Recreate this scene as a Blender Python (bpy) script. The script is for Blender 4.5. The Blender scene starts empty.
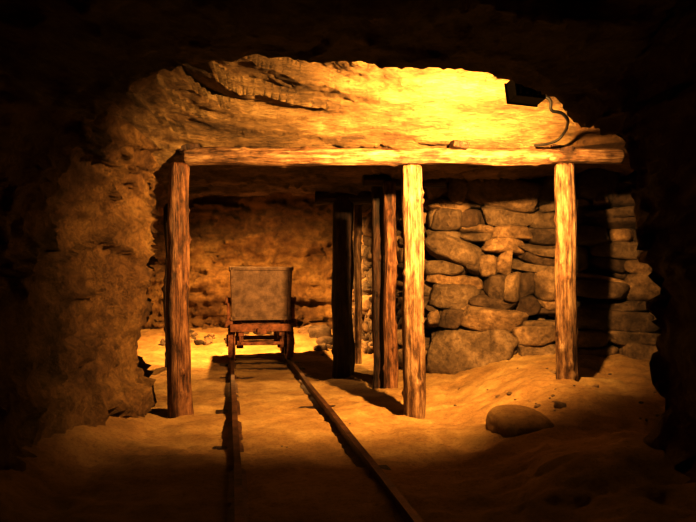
import bpy, bmesh, math, random
from mathutils import Vector, Matrix, noise, Euler
random.seed(11)
S=bpy.context.scene
S.view_settings.view_transform='Standard'
S.view_settings.gamma=.70

def link(o):
    S.collection.objects.link(o); return o
def sm(a,b,x):
    t=max(0,min(1,(x-a)/(b-a))); return t*t*(3-2*t)

# ---------------- materials ----------------
def base_mat(name):
    m=bpy.data.materials.new(name); m.use_nodes=True
    nt=m.node_tree; b=nt.nodes['Principled BSDF']; return m,nt,b
def N(nt,t,**k):
    n=nt.nodes.new(t)
    for a,v in k.items(): setattr(n,a,v)
    return n
def ramp(nt,stops):
    r=N(nt,'ShaderNodeValToRGB'); cr=r.color_ramp
    while len(cr.elements)<len(stops): cr.elements.new(.5)
    for e,(p,c) in zip(cr.elements,stops):
        e.position=p; e.color=(*c,1)
    return r
def rock_mat(name,cols,scale=1.5,zs=1.0,bump=.6,fine=14,rough=.85,tint=False,bdist=.04,k=.6,tilt=0,mul=.55):
    cols=[tuple(q*k for q in c) for c in cols]
    m,nt,b=base_mat(name); L=nt.links.new
    tc=N(nt,'ShaderNodeTexCoord'); mp=N(nt,'ShaderNodeMapping')
    mp.inputs['Scale'].default_value=(1,1,zs); mp.inputs['Rotation'].default_value=(0,tilt,0); L(tc.outputs['Object'],mp.inputs[0])
    n1=N(nt,'ShaderNodeTexNoise'); n1.inputs['Scale'].default_value=scale; n1.inputs['Detail'].default_value=12; n1.inputs['Roughness'].default_value=.72
    L(mp.outputs[0],n1.inputs['Vector'])
    r=ramp(nt,[(.34,cols[0]),(.46,cols[1]),(.55,cols[2]),(.66,cols[3])]); L(n1.outputs['Fac'],r.inputs[0])
    n2=N(nt,'ShaderNodeTexNoise'); n2.inputs['Scale'].default_value=fine; n2.inputs['Detail'].default_value=10; n2.inputs['Roughness'].default_value=.75
    L(mp.outputs[0],n2.inputs['Vector'])
    mx=N(nt,'ShaderNodeMix',data_type='RGBA',blend_type='MULTIPLY'); mx.inputs[0].default_value=mul
    r2=ramp(nt,[(.36,(.35,.28,.22)),(.52,(1,1,1))]); L(n2.outputs['Fac'],r2.inputs[0])
    L(r.outputs[0],mx.inputs[6]); L(r2.outputs[0],mx.inputs[7])
    out=mx.outputs[2]
    if tint:
        at=N(nt,'ShaderNodeAttribute',attribute_name='tint')
        r3=ramp(nt,[(0,(.40,.33,.30)),(.5,(.82,.76,.70)),(1,(1.4,1.22,1.0))]); L(at.outputs['Fac'],r3.inputs[0])
        m2=N(nt,'ShaderNodeMix',data_type='RGBA',blend_type='MULTIPLY'); m2.inputs[0].default_value=1
        L(out,m2.inputs[6]); L(r3.outputs[0],m2.inputs[7]); out=m2.outputs[2]
    L(out,b.inputs['Base Color']); b.inputs['Roughness'].default_value=rough
    v=N(nt,'ShaderNodeTexVoronoi',feature='DISTANCE_TO_EDGE'); v.inputs['Scale'].default_value=fine*.4
    nz=N(nt,'ShaderNodeMix',data_type='RGBA',blend_type='LINEAR_LIGHT'); nz.inputs[0].default_value=.16
    L(mp.outputs[0],nz.inputs[6]); L(n2.outputs['Color'],nz.inputs[7]); L(nz.outputs[2],v.inputs['Vector'])
    mm=N(nt,'ShaderNodeMath',operation='MINIMUM'); mm.inputs[1].default_value=.10; L(v.outputs['Distance'],mm.inputs[0])
    ad=N(nt,'ShaderNodeMath',operation='MULTIPLY_ADD'); ad.inputs[1].default_value=1.0
    L(mm.outputs[0],ad.inputs[0]); L(n2.outputs['Fac'],ad.inputs[2])
    ad2=N(nt,'ShaderNodeMath',operation='MULTIPLY_ADD'); ad2.inputs[1].default_value=2.0
    L(n1.outputs['Fac'],ad2.inputs[0]); L(ad.outputs[0],ad2.inputs[2])
    bp=N(nt,'ShaderNodeBump'); bp.inputs['Strength'].default_value=bump; bp.inputs['Distance'].default_value=bdist
    L(ad2.outputs[0],bp.inputs['Height']); L(bp.outputs[0],b.inputs['Normal'])
    return m
ROCK=rock_mat('mine_rock',[(.20,.10,.04),(.40,.22,.08),(.56,.33,.12),(.70,.45,.18)],scale=1.4,bump=1,bdist=.06,k=.56,mul=.4)
CEIL=rock_mat('ceiling_rock',[(.16,.095,.045),(.40,.25,.11),(.62,.42,.20),(.84,.62,.34)],scale=1.2,zs=5,bump=1,bdist=.05,k=.54,tilt=.05,mul=.45)
SAND=rock_mat('sand_floor',[(.38,.23,.09),(.50,.31,.125),(.60,.40,.17),(.72,.51,.24)],scale=2.0,fine=40,bump=.6,bdist=.022,rough=.95,k=.64,mul=.4)
STONE=rock_mat('wall_stone',[(.17,.12,.08),(.34,.25,.165),(.50,.375,.25),(.66,.52,.37)],scale=3.5,fine=18,bump=1,tint=True,bdist=.035,rough=.72,k=.62)

def wood_mat(name,c):
    m,nt,b=base_mat(name); L=nt.links.new
    tc=N(nt,'ShaderNodeTexCoord'); mp=N(nt,'ShaderNodeMapping'); mp.inputs['Scale'].default_value=(40,40,2.6)
    L(tc.outputs['Object'],mp.inputs[0])
    n=N(nt,'ShaderNodeTexNoise'); n.inputs['Scale'].default_value=1.0; n.inputs['Detail'].default_value=9; n.inputs['Roughness'].default_value=.7; n.inputs['Distortion'].default_value=.3
    L(mp.outputs[0],n.inputs['Vector'])
    r=ramp(nt,[(.34,c[0]),(.47,c[1]),(.62,c[2])]); L(n.outputs['Fac'],r.inputs[0])
    n3=N(nt,'ShaderNodeTexNoise'); n3.inputs['Scale'].default_value=6; n3.inputs['Detail'].default_value=9; n3.inputs['Roughness'].default_value=.7
    mp3=N(nt,'ShaderNodeMapping'); mp3.inputs['Scale'].default_value=(2.0,2.0,.7); L(tc.outputs['Object'],mp3.inputs[0])
    L(mp3.outputs[0],n3.inputs['Vector'])
    r3=ramp(nt,[(.40,(.16,.11,.08)),(.49,(.6,.5,.42)),(.60,(1,1,1))]); L(n3.outputs['Fac'],r3.inputs[0])
    mx=N(nt,'ShaderNodeMix',data_type='RGBA',blend_type='MULTIPLY'); mx.inputs[0].default_value=.9
    L(r.outputs[0],mx.inputs[6]); L(r3.outputs[0],mx.inputs[7]); L(mx.outputs[2],b.inputs['Base Color'])
    b.inputs['Roughness'].default_value=.5
    ad=N(nt,'ShaderNodeMath',operation='ADD'); L(n.outputs['Fac'],ad.inputs[0]); L(n3.outputs['Fac'],ad.inputs[1])
    bp=N(nt,'ShaderNodeBump'); bp.inputs['Strength'].default_value=1; bp.inputs['Distance'].default_value=.025
    L(ad.outputs[0],bp.inputs['Height']); L(bp.outputs[0],b.inputs['Normal'])
    return m
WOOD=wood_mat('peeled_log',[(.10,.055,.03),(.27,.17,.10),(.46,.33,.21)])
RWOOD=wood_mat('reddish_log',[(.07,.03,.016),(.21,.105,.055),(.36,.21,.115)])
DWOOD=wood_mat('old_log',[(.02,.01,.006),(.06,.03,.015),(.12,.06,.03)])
def rust_mat(name,c0,c1,metal=.3,rough=.6):
    m,nt,b=base_mat(name); L=nt.links.new
    tc=N(nt,'ShaderNodeTexCoord')
    n=N(nt,'ShaderNodeTexNoise'); n.inputs['Scale'].default_value=7; n.inputs['Detail'].default_value=10; n.inputs['Roughness'].default_value=.75
    L(tc.outputs['Object'],n.inputs['Vector'])
    r=ramp(nt,[(.38,c0),(.62,c1)]); L(n.outputs['Fac'],r.inputs[0]); L(r.outputs[0],b.inputs['Base Color'])
    b.inputs['Metallic'].default_value=metal; b.inputs['Roughness'].default_value=rough
    bp=N(nt,'ShaderNodeBump'); bp.inputs['Strength'].default_value=.5; bp.inputs['Distance'].default_value=.012
    L(n.outputs['Fac'],bp.inputs['Height']); L(bp.outputs[0],b.inputs['Normal'])
    return m
RUST=rust_mat('rusty_iron',(.10,.04,.022),(.42,.19,.10))
PANEL=rust_mat('rusty_panel',(.16,.10,.07),(.34,.23,.165),.1,.65)
RAILM=rust_mat('rail_steel',(.06,.03,.015),(.18,.09,.045),.4,.5)
BLACK=rust_mat('black_housing',(.012,.01,.01),(.03,.025,.02),.2,.5)
EM,nt,b=base_mat('lamp_glass'); b.inputs['Emission Color'].default_value=(1,.7,.3,1); b.inputs['Emission Strength'].default_value=8

# ---------------- cave shell ----------------
ST=[
(-1.2,[(-1.9,-.4),(-2.0,.8),(-1.9,1.6),(-1.6,2.2),(-.8,2.5),(0,2.55),(.7,2.5),(1.5,2.3),(1.8,1.7),(1.95,.9),(2.0,-.4)]),
(1.6,[(-1.9,-.4),(-1.95,.8),(-1.85,1.55),(-1.6,2.1),(-.9,2.4),(0,2.45),(.7,2.4),(1.4,2.2),(1.75,1.7),(1.85,.9),(1.9,-.4)]),
(2.7,[(-1.85,-.4),(-1.92,.8),(-1.82,1.45),(-1.45,1.95),(-.9,2.25),(-.1,2.28),(.6,2.25),(1.2,2.12),(1.52,1.7),(1.62,.9),(1.7,-.4)]),
(3.3,[(-1.80,-.4),(-1.88,.8),(-1.75,1.42),(-1.30,1.92),(-.85,2.19),(-.1,2.20),(.5,2.17),(1.02,2.04),(1.38,1.68),(1.53,.95),(1.58,-.4)]),
(3.6,[(-1.78,-.4),(-1.86,.8),(-1.78,1.50),(-1.45,2.08),(-.9,2.55),(-.1,2.66),(.6,2.66),(1.4,2.56),(2.0,2.0),(2.15,1.0),(2.2,-.4)]),
(4.3,[(-1.74,-.4),(-1.80,.8),(-1.74,1.55),(-1.45,2.15),(-.9,2.66),(-.1,2.78),(.6,2.8),(1.5,2.72),(2.3,2.1),(2.5,1.0),(2.5,-.4)]),
(4.9,[(-1.68,-.4),(-1.74,.8),(-1.68,1.55),(-1.45,2.12),(-.9,2.54),(-.1,2.60),(.6,2.62),(1.5,2.60),(2.5,2.2),(2.8,1.0),(2.8,-.4)]),
(5.15,[(-1.66,-.4),(-1.66,.8),(-1.62,1.55),(-1.5,2.05),(-.9,2.42),(-.1,2.44),(.6,2.44),(1.6,2.44),(2.7,2.2),(3.1,1.0),(3.1,-.4)]),
(5.33,[(-1.70,-.4),(-1.70,.8),(-1.65,1.5),(-1.52,2.02),(-.9,2.20),(-.1,2.20),(.6,2.20),(1.6,2.20),(2.8,2.15),(3.2,1.0),(3.2,-.4)]),
(5.6,[(-1.95,-.4),(-1.85,.8),(-1.75,1.5),(-1.6,2.0),(-.9,2.12),(-.1,2.13),(.6,2.13),(1.6,2.13),(2.8,2.1),(3.2,1.0),(3.2,-.4)]),
(7.2,[(-2.5,-.4),(-2.4,.8),(-2.3,1.5),(-2.0,2.02),(-1.0,2.14),(-.1,2.16),(.6,2.14),(1.6,2.14),(2.8,2.1),(3.2,1.0),(3.2,-.4)]),
(8.3,[(-2.9,-.4),(-2.85,.8),(-2.7,1.5),(-2.3,2.05),(-1.2,2.20),(-.3,2.16),(.5,2.1),(1.2,2.1),(1.8,2.0),(1.9,1.0),(1.9,-.4)]),
(9.0,[(-3.1,-.4),(-3.1,.8),(-3.0,1.7),(-2.6,2.5),(-1.5,2.9),(-.6,2.9),(.2,2.8),(.9,2.5),(1.5,2.0),(1.7,1.0),(1.7,-.4)]),
(12.6,[(-4.0,-.4),(-4.0,.8),(-3.8,1.7),(-3.2,2.6),(-2.2,2.95),(-1.2,2.95),(-.3,2.9),(.4,2.6),(.9,2.0),(1.1,1.0),(1.1,-.4)]),
]
def station(y):
    for i in range(len(ST)-1):
        if ST[i][0]<=y<=ST[i+1][0]:
            t=(y-ST[i][0])/(ST[i+1][0]-ST[i][0]); 
            return [(a[0]+(c[0]-a[0])*t,a[1]+(c[1]-a[1])*t) for a,c in zip(ST[i][1],ST[i+1][1])]
    return ST[-1][1]
def cr(p,t):
    n=len(p)-1; f=t*n; i=min(int(f),n-1); u=f-i
    g=lambda k:p[max(0,min(n,k))]
    a,b,c,d=g(i-1),g(i),g(i+1),g(i+2)
    return tuple(.5*((2*b[k])+(c[k]-a[k])*u+(2*a[k]-5*b[k]+4*c[k]-d[k])*u*u+(3*b[k]-a[k]-3*c[k]+d[k])*u**3) for k in (0,1))
def facet(p,f,st=(1,1,1),seed=0):
    q=Vector((p.x*st[0],p.y*st[1],p.z*st[2]))*f+Vector((seed,seed*1.7,seed*.3))
    w=noise.noise_vector(q*1.3)*.35
    q=q+w
    d,pts=noise.voronoi(q)
    c=pts[0]; r=noise.noise_vector(c*7.13+Vector((3.1,5.2,1.7)))
    h=noise.noise(c*5.37+Vector((.5,.2,.9)))
    cr_=min((d[1]-d[0])/.10,1.0)
    return h*.9+ (q-c).dot(r)*1.5 -(1-cr_)*.35
def strat(p):
    q=p.z+.06*p.x+.07*noise.noise(Vector((p.x*.6,p.y*.6,0)))
    k=q*8+2.0*noise.noise(Vector((p.x*.35,p.y*.35,q*1.2)))+.25*noise.noise(Vector((p.x*3,p.y*3,q*3)))
    fr_=k-math.floor(k)
    amp=.3+1.0*abs(noise.noise(Vector((p.x*.5,math.floor(k)*3.7,p.y*.3)))*2)
    return amp*(fr_-.5)
def rockd(p,strata=1.0,chunk=1.0):
    st=(.6,.6,1.0+.9*strata)
    return chunk*(.095*facet(p,1.5,st,3)+.065*facet(p,3.4,st,9)+.05*noise.fractal(p*1.1,1,2,4))+(.5+.5*chunk)*.028*facet(p,8,st,5)+.010*noise.fractal(p*14,.7,2,3)
NV=300
ys=[];y=-1.2
while y<12.6:
    ys.append(y); y+= .08 if y<1.2 else .045 if y<3 else .022 if y<5.8 else .045 if y<9 else .07
NU=len(ys)
base=[[None]*(NV+1) for _ in ys]
for i,y in enumerate(ys):
    s=station(y)
    for j in range(NV+1):
        x,z=cr(s,j/NV); base[i][j]=Vector((x,y,z))
disp=[[None]*(NV+1) for _ in ys]
for i in range(NU):
    for j in range(NV+1):
        a=base[min(i+2,NU-1)][j]-base[max(i-2,0)][j]
        c=base[i][min(j+1,NV)]-base[i][max(j-1,0)]
        n=a.cross(c).normalized()
        p=base[i][j]
        ctr=Vector((0,p.y,1.0))
        if n.dot(p-ctr)<0: n=-n
        wz=sm(1.95,2.3,p.z)*sm(3.5,3.8,p.y)*sm(6.5,5.6,p.y)
        col=sm(2.4,3.0,p.y)*sm(3.9,3.5,p.y)
        d=rockd(p,1.0 if p.z>1.9 else .3,(1-.8*wz)*(1-.75*col*sm(1.7,2.1,p.z)))
        d-=wz*.14*strat(p)
        if 5.1<p.y<5.55 and p.z>1.95: d=max(min(d,.03),-.015)
        elif 5.5<p.y<8.6 and p.z>1.9: d=d*.6+.02
        if p.y<2.2: d=max(d,-.05)
        disp[i][j]=p+n*(d+.01)
def make_mesh(name,verts,faces,mat,smooth=True,loc=None):
    me=bpy.data.meshes.new(name); me.from_pydata(verts,[],faces); me.update()
    me.materials.append(mat)
    if smooth: me.polygons.foreach_set('use_smooth',[True]*len(me.polygons))
    o=bpy.data.objects.new(name,me); link(o)
    if loc: o.location=loc
    return o
def strip(name,j0,j1,mat):
    w=j1-j0+1
    v=[disp[i][j] for i in range(NU) for j in range(j0,j1+1)]
    f=[(i*w+j,i*w+j+1,(i+1)*w+j+1,(i+1)*w+j) for i in range(NU-1) for j in range(w-1)]
    return make_mesh(name,v,f,mat,True)
J1=int(NV*.30);J2=int(NV*.72)
strip('wall_left',0,J1,ROCK); strip('ceiling',J1,J2,CEIL); strip('wall_right',J2,NV,ROCK)
def flatwall(name,y,x0,x1,z0,z1,sgn,step=.05):
    v=[];f=[];nx=int((x1-x0)/step);nz=int((z1-z0)/step)
    for k in range(nz+1):
        for i in range(nx+1):
            p=Vector((x0+(x1-x0)*i/nx,y,z0+(z1-z0)*k/nz))
            p.y+=sgn*rockd(p,.8)*2.0+sgn*.35*noise.noise(p*.8)+ sgn*-.35*sm(1.9,2.9,p.z)
            v.append(p)
    for k in range(nz):
        for i in range(nx):
            a=k*(nx+1)+i; f.append((a,a+1,a+nx+2,a+nx+1))
    return make_mesh(name,v,f,ROCK)
flatwall('wall_back',12.0,-4.6,1.8,-.3,3.3,1)
flatwall('wall_front',-1.1,-2.4,2.4,-.3,2.9,-1,.1)

# ---------------- floor ----------------
def fz(x,y):
    z=0.0
    trackx=-1.14-.185*(y-8.51)
    z+=.27*sm(.75,1.75,x-.10*(y-5.3))*sm(3.9,4.9,y)
    z+=.10*sm(.2,.9,x)*sm(5.8,7.0,y)
    z+=.20*sm(.6,1.5,x)*math.exp(-((y-3.6)/.5)**2)+.14*sm(.5,1.4,x)*sm(3.6,3.2,y)
    z+=.22*sm(9.2,12.0,y)
    z+=.16*sm(-1.4,-1.9,x)*sm(5.6,4.6,y)
    z+=.07*math.exp(-((x-1.15)/.28)**2-((y-4.35)/.25)**2)
    t=1-.65*math.exp(-((x-trackx)/.55)**2)
    p=Vector((x,y,0))
    rr=sm(.4,1.0,x)*sm(4.1,3.5,y)
    z+=t*(.05*noise.fractal(p*1.6,1,2,3)+.022*noise.fractal(p*6,.8,2,4))+.007*noise.fractal(p*20,.8,2,2)+rr*.04*facet(p,3.5,(1,1,1),2)
    return z
xs=[-4.4+.035*i for i in range(224)]; fy=[-1.2+.03*i for i in range(465)]
v=[(x,y,fz(x,y)) for y in fy for x in xs]; w=len(xs)
f=[(j*w+i,j*w+i+1,(j+1)*w+i+1,(j+1)*w+i) for j in range(len(fy)-1) for i in range(w-1)]
make_mesh('floor',v,f,SAND)

# ---------------- stones ----------------
class Acc:
    def __init__(s): s.v=[];s.f=[];s.t=[]
ICO={}
def ico(sub):
    if sub not in ICO:
        bm=bmesh.new(); bmesh.ops.create_icosphere(bm,subdivisions=sub,radius=1)
        bm.verts.index_update()
        ICO[sub]=([q.co.normalized() for q in bm.verts],[[k.index for k in q.verts] for q in bm.faces]); bm.free()
    return ICO[sub]
def rv(): return Vector((random.gauss(0,1),random.gauss(0,1),random.gauss(0,1))).normalized()
def stone(acc,c,size,rot,sub=4,pw=11,jit=.42,cuts=10,rough=.09,tint=None):
    vs,fs=ico(sub)
    pl=[]
    for a in range(3):
        for s in (-1,1):
            n=Vector((0,0,0)); n[a]=s; n=(n+rv()*jit*random.random()).normalized(); pl.append((n,random.uniform(.90,1.0)))
    for _ in range(cuts):
        n=rv(); ext=sum(abs(k) for k in n); pl.append((n,ext*random.uniform(.60,.80)))
    M=Matrix.Translation(c)@rot.to_4x4(); o=len(acc.v); sd=Vector((random.random()*50,random.random()*50,0))
    for d in vs:
        s=sum(max(0,d.dot(n)/h)**pw for n,h in pl)
        r=s**(-1/pw)
        p=d*r
        q=Vector((p.x*size[0],p.y*size[1],p.z*size[2]))*.5
        k=1+rough*noise.fractal(q*7+sd,.8,2,5)
        acc.v.append(M@(q*k))
    for q in fs: acc.f.append([o+k for k in q])
    acc.t+= [random.random() if tint is None else tint]*len(fs)
def acc_obj(acc,name,mat):
    o=make_mesh(name,acc.v,acc.f,mat,True)
    a=o.data.attributes.new('tint','FLOAT','FACE'); a.data.foreach_set('value',acc.t)
    return o
def stonewall(acc,A,B,z0,z1,pre,depth=.36,sub=4,seed=0):
    A=Vector(A);B=Vector(B); L=(B-A).length; d=(B-A).normalized(); ang=math.atan2(d.y,d.x); nrm=Vector((d.y,-d.x))
    cells=[(*c,0) for c in pre]
    ztop0=max([c[3] for c in pre],default=z0)
    bounds=[ztop0]; 
    while bounds[-1]<z1:
        bounds.append(bounds[-1]+random.uniform(.12,.22))
    def bz(i,s):
        if i==0: return bounds[0]
        return bounds[i]+.16*noise.noise(Vector((s*1.1,i*.8+seed,0)))+.09*noise.noise(Vector((s*3.2,i*5.1+seed,3)))
    for i in range(len(bounds)-1):
        s=random.uniform(-.3,0)
        while s<L:
            w=random.choice([.16,.24,.34,.44,.52,.66])*random.uniform(.85,1.15)
            a=max(s,-.05);b_=min(s+w,L+.05)
            if b_-a>.08:
                m=(a+b_)/2; lo=bz(i,m);hi=max(bz(i+1,m),lo+.07)
                if w>.3 and hi-lo>.18 and random.random()<.4:
                    k=lo+(hi-lo)*random.uniform(.35,.65); cells.append((a,b_,lo,k,1))
                    q=a+(b_-a)*random.uniform(.35,.65)
                    if random.random()<.5: cells.append((a,q,k,hi,1)); cells.append((q,b_,k,hi,1))
                    else: cells.append((a,b_,k,hi,1))
                else: cells.append((a,b_,lo,hi,1))
            s+=w
    for (a,b_,c,e,fl) in cells:
        s=(a+b_)/2; p=A+d*s
        sl=(random.uniform(-.12,.12)-math.atan((bz(2,s+.1)-bz(2,s-.1))/.2)*.6) if fl else 0
        rot=Euler((random.uniform(-.25,.25),sl,ang+random.uniform(-.22,.22))).to_matrix()
        off=random.uniform(-.06,.08) if fl else .09
        stone(acc,Vector((p.x+nrm.x*off,p.y+nrm.y*off,(c+e)/2)),((b_-a)*1.14,depth*random.uniform(.85,1.2),(e-c)*random.uniform(1.12,1.32)),rot,sub=sub,tint=None if fl else random.uniform(.5,.75))
    for _ in range(int(L*60)):
        s=random.uniform(0,L); p=A+d*s; z=random.uniform(z0+.1,z1); off=-.07
        stone(acc,Vector((p.x+nrm.x*off,p.y+nrm.y*off,z)),(random.uniform(.08,.2),.2,random.uniform(.05,.12)),Euler((random.random(),random.random()*.5,ang)).to_matrix(),sub=2,tint=random.uniform(0,.5))
acc=Acc()
pre=[(.0,.88,.08,.58),(.92,1.36,.14,.44),(1.38,1.90,.16,.42),(1.92,2.4,.18,.46),(.88,1.30,.42,.60),(1.32,1.80,.40,.58),(1.82,2.3,.44,.58)]
stonewall(acc,(.92,7.15),(3.15,6.65),.1,2.1,pre)
stonewall(acc,(.85,7.35),(.05,11.7),.0,2.2,[],.34,sub=3,seed=9)
w1=acc_obj(acc,'dry_stone_wall',STONE)
def slab(name,A,B,z0,z1,th,mat):
    A=Vector((*A,0));B=Vector((*B,0)); d=(B-A).normalized(); n=Vector((-d.y,d.x,0))
    bm=bmesh.new(); vs=[]
    for p in (A,B,B+n*th,A+n*th):
        vs.append(p)
    lo=[bm.verts.new((p.x,p.y,z0)) for p in vs]; hi=[bm.verts.new((p.x,p.y,z1)) for p in vs]
    bm.faces.new(lo); bm.faces.new(hi)
    for i in range(4): bm.faces.new((lo[i],lo[(i+1)%4],hi[(i+1)%4],hi[i]))
    bmesh.ops.recalc_face_normals(bm,faces=bm.faces[:])
    me=bpy.data.meshes.new(name); bm.to_mesh(me); bm.free(); me.materials.append(mat)
    o=link(bpy.data.objects.new(name,me)); return o
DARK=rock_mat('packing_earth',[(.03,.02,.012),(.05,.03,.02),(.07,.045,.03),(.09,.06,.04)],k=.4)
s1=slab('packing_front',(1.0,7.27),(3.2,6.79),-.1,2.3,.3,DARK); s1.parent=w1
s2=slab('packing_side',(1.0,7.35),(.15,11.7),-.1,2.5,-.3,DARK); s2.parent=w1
def rub(x,y,s,fl=.7,sub=2,pw=11,tint=None):
    rot=Euler((random.uniform(-.3,.3),random.uniform(-.3,.3),random.uniform(0,6))).to_matrix()
    stone(acc,Vector((x,y,fz(x,y)+s*.1*fl)),(s*random.uniform(.8,1.3),s,s*fl),rot,sub=sub,pw=pw,tint=tint)
acc=Acc()
for _ in range(40):
    y=random.uniform(4.4,6.4); x=random.uniform(.9,2.4); rub(x,y,random.choice([.015,.02,.03,.045]))
for (x,y,s) in [(2.3,6.2,.16),(2.1,6.3,.1),(1.5,4.6,.08)]: rub(x,y,s,sub=3)
acc_obj(acc,'loose_rubble',STONE)
acc=Acc(); stone(acc,Vector((1.16,4.42,fz(1.16,4.42)-.03)),(.46,.46,.20),Euler((.10,-.05,.4)).to_matrix(),sub=5,pw=3.5,jit=.2,cuts=4,rough=.05,tint=.95); acc_obj(acc,'boulder',SAND)
acc=Acc()
for _ in range(45):
    y=random.uniform(10.2,11.7); x=-3.0+2.0*random.random(); rub(x,y,random.uniform(.04,.16),sub=3)
for (x,y,s) in [(-1.15,11.0,.3),(-1.5,11.3,.3)]: rub(x,y,s,sub=3)
acc_obj(acc,'loose_rubble',STONE)
acc=Acc()
for (x,y,s) in [(-.45,11.0,.4),(-.75,11.4,.3),(-.35,10.5,.3),(-.42,9.9,.18),(-.3,10.2,.14),(-.38,9.6,.08)]: rub(x,y,s,sub=3)
acc_obj(acc,'loose_rubble',STONE)

# ---------------- logs ----------------
def log(name,p0,p1,r0,r1,seed,mat=WOOD,bend=.03,seg=36,parent=None):
    p0=Vector(p0);p1=Vector(p1);L=(p1-p0).length; rings=int(L/.02)
    v=[];f=[]
    rnd=random.Random(seed)
    knots=[(rnd.uniform(.1,.9)*L,rnd.uniform(0,6.28),rnd.uniform(.03,.06)) for _ in range(int(L*5))]
    bx=rnd.uniform(-1,1)*bend;by=rnd.uniform(-1,1)*bend
    for i in range(rings+1):
        t=i/rings; z=t*L; r=r0+(r1-r0)*t
        cx=bx*math.sin(math.pi*t)+.022*noise.noise(Vector((seed,z*1.7,0))); cy=by*math.sin(math.pi*t)
        for k in range(seg):
            a=2*math.pi*k/seg
            q=Vector((math.cos(a)*1.5,math.sin(a)*1.5,z*1.4+seed*5))
            rr=r*(1+.14*noise.noise(q)+.10*noise.noise(Vector((math.cos(a)*5,math.sin(a)*5,z*1.2+seed)))+.05*noise.noise(Vector((math.cos(a)*9,math.sin(a)*9,z*7+seed))))
            for kz,ka,ks in knots:
                da=abs((a-ka+math.pi)%(2*math.pi)-math.pi)*r
                dd=(da*da+(z-kz)**2)/(ks*ks*.5)
                if dd<5: rr+=.018*math.exp(-dd*1.5)
            if i in (0,rings): rr*=.93
            v.append((cx+rr*math.cos(a),cy+rr*math.sin(a),z))
    for i in range(rings):
        for k in range(seg):
            a=i*seg+k;b=i*seg+(k+1)%seg
            f.append((a,b,b+seg,a+seg))
    f.append(tuple(range(seg))[::-1]); f.append(tuple(rings*seg+k for k in range(seg)))
    o=make_mesh(name,v,f,mat,True)
    o.data.polygons[-1].use_smooth=False;o.data.polygons[-2].use_smooth=False
    o.rotation_mode='QUATERNION'; o.rotation_quaternion=Vector((0,0,1)).rotation_difference((p1-p0).normalized()); o.location=p0
    if parent: o.parent=parent
    return o
fr=link(bpy.data.objects.new('timber_support_frame',None))
log('post_left',(-1.365,5.33,-.08),(-1.385,5.33,2.06),.103,.080,1,RWOOD,parent=fr)
log('post_middle',(.545,5.33,-.08),(.53,5.33,2.04),.092,.085,2,parent=fr,bend=.012)
log('post_right',(1.81,5.36,.12),(1.785,5.36,2.06),.090,.080,3,parent=fr,bend=.012)
log('lintel_beam',(-1.34,5.33,2.115),(2.25,5.34,2.125),.078,.060,4,parent=fr,bend=.012)
def chunk(name,c,size,mat,parent,rz=0,ry=0):
    a=Acc(); stone(a,Vector((0,0,0)),size,Matrix.Identity(3),pw=20,jit=.1,cuts=2)
    o=acc_obj(a,name,mat); o.location=c; o.rotation_euler=(0,ry,rz); o.parent=parent; return o
chunk('wedge_1',(.90,5.27,2.20),(.13,.12,.06),DWOOD,fr,.2,.15)
chunk('wedge_2',(-1.30,5.33,2.19),(.2,.14,.08),DWOOD,fr,.1,-.1)
chunk('wedge_3',(1.75,5.35,2.18),(.2,.14,.06),DWOOD,fr,-.1,.1)
fb=link(bpy.data.objects.new('timber_support_frame',None))
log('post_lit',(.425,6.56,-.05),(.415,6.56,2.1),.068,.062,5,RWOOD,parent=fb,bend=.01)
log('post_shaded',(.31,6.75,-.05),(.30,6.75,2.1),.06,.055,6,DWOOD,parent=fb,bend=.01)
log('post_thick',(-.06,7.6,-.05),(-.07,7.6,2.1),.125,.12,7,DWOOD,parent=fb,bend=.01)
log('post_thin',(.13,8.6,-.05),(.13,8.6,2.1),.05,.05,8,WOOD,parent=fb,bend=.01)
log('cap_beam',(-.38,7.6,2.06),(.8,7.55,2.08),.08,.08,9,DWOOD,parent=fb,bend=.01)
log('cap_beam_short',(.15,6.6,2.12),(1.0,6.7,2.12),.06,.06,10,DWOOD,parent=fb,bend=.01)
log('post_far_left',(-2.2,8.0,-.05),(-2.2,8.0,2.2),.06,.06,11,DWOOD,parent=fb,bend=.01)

# ---------------- track ----------------
tr=link(bpy.data.objects.new('mine_railway_track',None))
def boxb(bm,c,s,rot=None):
    M=Matrix.Translation(c)@((rot or Matrix.Identity(3)).to_4x4())@Matrix.Diagonal((*s,1))
    return bmesh.ops.create_cube(bm,size=1,matrix=M)
def bmo(name,bm,mat,parent=None,bev=0,smooth=False):
    me=bpy.data.meshes.new(name); bm.to_mesh(me); bm.free(); me.materials.append(mat)
    o=link(bpy.data.objects.new(name,me))
    if parent: o.parent=parent
    if bev:
        md=o.modifiers.new('b','BEVEL'); md.width=bev; md.segments=2; md.limit_method='ANGLE'
    if smooth: me.polygons.foreach_set('use_smooth',[True]*len(me.polygons))
    return o
yaw=math.atan(.185)
prof=[(-.05,0),(.05,0),(.05,.010),(.009,.022),(.009,.058),(.020,.066),(.020,.088),(-.020,.088),(-.020,.066),(-.009,.058),(-.009,.022),(-.05,.010)]
def rail(name,x851):
    v=[];f=[];n=len(prof); Y0,Y1=1.0,10.0; K=80
    for i in range(K+1):
        Y=Y0+(Y1-Y0)*i/K; X=x851-.185*(Y-8.51)+.008*noise.noise(Vector((Y*.7,x851,0)))
        zo=max(0,.2*sm(9.6,12.2,Y))+.006*noise.noise(Vector((Y*.9,x851,4)))
        for (a,b) in prof: v.append((X+a,Y+a*.185,b-.012+zo))
    for i in range(K):
        for k in range(n): f.append((i*n+k,i*n+(k+1)%n,(i+1)*n+(k+1)%n,(i+1)*n+k))
    f.append(tuple(range(n))); f.append(tuple(K*n+k for k in range(n)))
    o=make_mesh(name,v,f,RAILM,False); o.parent=tr
rail('rail_left',-1.52); rail('rail_right',-.76)
bm=bmesh.new(); Y=1.3
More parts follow.
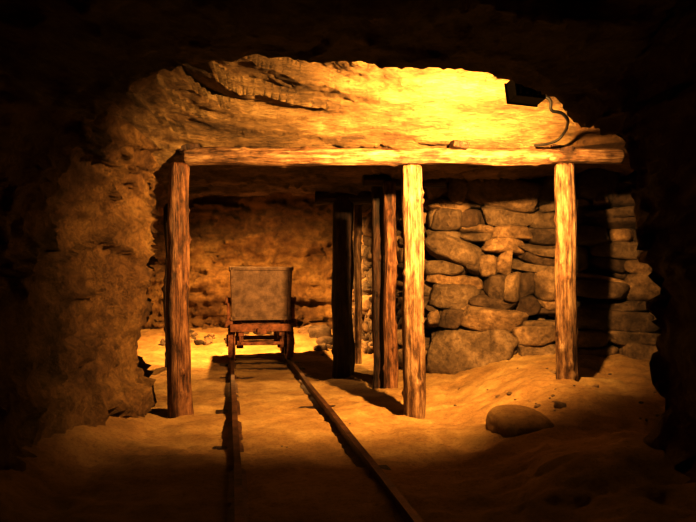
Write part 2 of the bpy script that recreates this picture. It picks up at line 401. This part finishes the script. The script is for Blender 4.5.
while Y<10:
    cx=-1.14-.185*(Y-8.51)
    hh=-.076 if Y<7 else -.055
    boxb(bm,Vector((cx,Y,hh+random.uniform(-.008,.008))),(1.06,.15,.12),Matrix.Rotation(yaw+random.uniform(-.03,.03),3,'Z'))
    Y+=.62
bmo('sleepers',bm,DWOOD,tr,.012)

# ---------------- mine cart ----------------
cart=link(bpy.data.objects.new('mine_cart',None))
cart.location=(-1.14-.185*(8.95-8.51),8.95,0); cart.rotation_euler=(0,0,yaw)
def quadbox(bm,front,back):
    a=[bm.verts.new(p) for p in front]; b=[bm.verts.new(p) for p in back]
    bm.faces.new(a); bm.faces.new(b[::-1])
    for i in range(4): bm.faces.new((a[i],b[i],b[(i+1)%4],a[(i+1)%4]))
bm=bmesh.new()
t=.025; zb,zt=.60,1.28; wb,wt=.375,.395; f0,f1=-.56,-.62; r0,r1=.45,.62
def pan(p):
    o,off=p; quadbox(bm,o,[tuple(Vector(q)+Vector(off)) for q in o])
pan(([(-wb,f0,zb),(wb,f0,zb),(wt,f1,zt),(-wt,f1,zt)],(0,t,0)))
pan(([(-wb,r0,zb),(wb,r0,zb),(wt,r1,zt),(-wt,r1,zt)],(0,-t,0)))
pan(([(-wb,f0,zb),(-wb,r0,zb),(-wt,r1,zt),(-wt,f1,zt)],(t,0,0)))
pan(([(wb,f0,zb),(wb,r0,zb),(wt,r1,zt),(wt,f1,zt)],(-t,0,0)))
pan(([(-wb,f0,zb),(wb,f0,zb),(wb,r0,zb),(-wb,r0,zb)],(0,0,t)))
bmesh.ops.recalc_face_normals(bm,faces=bm.faces[:])
bmo('hopper',bm,PANEL,cart,.004)
bm=bmesh.new()
def fp(x,z):
    return f0+(f1-f0)*(z-zb)/(zt-zb)
tilt=Matrix.Rotation(math.atan2(f0-f1,zt-zb),3,'X')
for z,h in ((zb+.02,.05),(zt-.02,.04)):
    ww=2*(wb+(wt-wb)*(z-zb)/(zt-zb))+.02
    boxb(bm,Vector((0,fp(0,z)-.012,z)),(ww,.022,h),tilt)
for sx in (-1,1):
    rt=tilt@Matrix.Rotation(sx*math.atan2(wt-wb,zt-zb),3,'Y')
    zc=(zb+zt)/2; boxb(bm,Vector((sx*(wb+wt-.045)/2,fp(0,zc)-.012,zc)),(.04,.022,zt-zb),rt)
    boxb(bm,Vector((sx*(wt+.004),0,zt-.02)),(.025,1.22,.05))
boxb(bm,Vector((0,.62,zt-.02)),(.80,.03,.05))
for sx in (-1,1):
    for k in range(7):
        z=zb+.05+k*.1
        bmesh.ops.create_icosphere(bm,subdivisions=1,radius=.011,matrix=Matrix.Translation((sx*(wb+(wt-wb)*(z-zb)/(zt-zb)-.022),fp(0,z)-.026,z)))
bmo('hopper_straps',bm,PANEL,cart,.003)
bm=bmesh.new()
for sx in (-1,1):
    boxb(bm,Vector((sx*.26,0,.44)),(.07,1.24,.10))
    boxb(bm,Vector((sx*.415,-.42,.66)),(.045,.20,.32)); boxb(bm,Vector((sx*.425,-.42,.84)),(.07,.12,.09))
    boxb(bm,Vector((sx*.41,-.50,.55)),(.10,.09,.10))
    boxb(bm,Vector((sx*.415,.38,.62)),(.045,.20,.28))
    for yy in (-.36,.36): boxb(bm,Vector((sx*.27,yy,.31)),(.09,.13,.18))
for yy,zz,hh in ((-.62,.50,.10),(.62,.46,.12),(0,.46,.08)):
    boxb(bm,Vector((0,yy,zz)),(.80,.06,hh))
boxb(bm,Vector((0,-.60,.30)),(.58,.03,.045))
boxb(bm,Vector((-.27,-.60,.38)),(.03,.03,.2)); boxb(bm,Vector((.27,-.60,.38)),(.03,.03,.2))
boxb(bm,Vector((0,-.66,.46)),(.12,.08,.08)); boxb(bm,Vector((0,0,.56)),(.5,.9,.08))
bmo('chassis',bm,RUST,cart,.006)
bm=bmesh.new()
def cyl(bm,c,r,d,seg=32,r2=None):
    M=Matrix.Translation(c)@Matrix.Rotation(math.pi/2,4,'Y')
    bmesh.ops.create_cone(bm,cap_ends=True,segments=seg,radius1=r,radius2=r if r2 is None else r2,depth=d,matrix=M)
def ring(bm,c,ro,ri,d,seg=36):
    vs=[]
    for xx in (-d/2,d/2):
        for r in (ri,ro):
            vs.append([bm.verts.new((c[0]+xx,c[1]+r*math.cos(2*math.pi*k/seg),c[2]+r*math.sin(2*math.pi*k/seg))) for k in range(seg)])
    a,b,c2,d2=vs
    for k in range(seg):
        m=(k+1)%seg
        for p,q in ((a,b),(b,d2),(d2,c2),(c2,a)): bm.faces.new((p[k],p[m],q[m],q[k]))
for sx in (-1,1):
    for yy in (-.36,.36):
        c=Vector((sx*.385,yy,.29))
        ring(bm,c,.208,.165,.075); ring(bm,c-Vector((sx*.045,0,0)),.235,.165,.018)
        cyl(bm,c,.05,.12,20)
        for k in range(6):
            a=k*math.pi/3+.2
            boxb(bm,c+Vector((0,math.cos(a)*.105,math.sin(a)*.105)),(.03,.035,.13),Matrix.Rotation(a-math.pi/2,3,'X'))
for yy in (-.36,.36): cyl(bm,Vector((0,yy,.29)),.03,.86,16)
bmesh.ops.recalc_face_normals(bm,faces=bm.faces[:])
bmo('wheels_and_axles',bm,RUST,cart)

# ---------------- lamps & cable ----------------
def lampfix(name,loc,aim,power,size,cone,stem,boff=.14,rad=.03,col=(1,.61,.20),blend=.5):
    e=link(bpy.data.objects.new(name,None)); e.location=loc
    q=Vector(aim).normalized().to_track_quat('-Z','Y')
    e.rotation_mode='QUATERNION'; e.rotation_quaternion=q
    bm=bmesh.new(); boxb(bm,Vector((0,0,0)),(.20,.12,.09))
    for k in range(5): boxb(bm,Vector((-.08+.04*k,0,.055)),(.008,.10,.03))
    boxb(bm,Vector((0,0,-.05)),(.21,.13,.012))
    bmo('housing',bm,BLACK,e,.006)
    bm=bmesh.new(); boxb(bm,Vector((0,0,-.058)),(.17,.09,.004)); bmo('glass',bm,EM,e)
    bm=bmesh.new()
    up=q.inverted()@Vector((0,0,1)); R=Vector((0,0,1)).rotation_difference(up).to_matrix()
    bmesh.ops.create_cone(bm,cap_ends=True,segments=10,radius1=.012,radius2=.012,depth=stem,matrix=Matrix.Translation(up*(stem/2+.03))@R.to_4x4())
    bmo('bracket',bm,BLACK,e)
    l=bpy.data.lights.new('bulb','SPOT'); l.energy=power; l.spot_size=math.radians(cone); l.spot_blend=blend; l.shadow_soft_size=rad; l.color=col
    o=link(bpy.data.objects.new('bulb',l)); o.parent=e; o.location=(0,0,-boff)
    return e
lampfix('flood_lamp',(1.04,3.80,2.21),(-.33,.92,-.22),1750,.2,147,.42,blend=.95)
lampfix('chamber_lamp',(-1.5,9.4,2.62),(.05,.30,-1),1700,.2,150,.28,blend=.85)
cu=bpy.data.curves.new('power_cable','CURVE'); cu.dimensions='3D'; cu.bevel_depth=.011
pts=[(1.06,3.86,2.27),(1.12,4.1,2.36),(1.30,4.4,2.36),(1.38,4.4,2.33),(1.38,4.45,2.26),(1.48,4.5,2.27),(1.56,4.6,2.24),(1.62,4.8,2.26),(1.68,5.0,2.26),(1.62,5.08,2.17),(1.50,5.22,2.19)]
sp=cu.splines.new('NURBS'); sp.points.add(len(pts)-1); sp.use_endpoint_u=True; sp.order_u=3
for q,p in zip(sp.points,pts): q.co=(*p,1)
cu.materials.append(BLACK); link(bpy.data.objects.new('power_cable',cu))

# ---------------- world, camera ----------------
w=bpy.data.worlds.new('world'); S.world=w; w.use_nodes=True
w.node_tree.nodes['Background'].inputs[0].default_value=(0,0,0,1)
cd=bpy.data.cameras.new('camera'); cd.sensor_width=36; cd.lens=650/696*36; cd.shift_y=20/696; cd.clip_start=.05
co=link(bpy.data.objects.new('camera',cd)); co.location=(0,0,1.1); co.rotation_euler=(math.pi/2,0,0)
S.camera=co
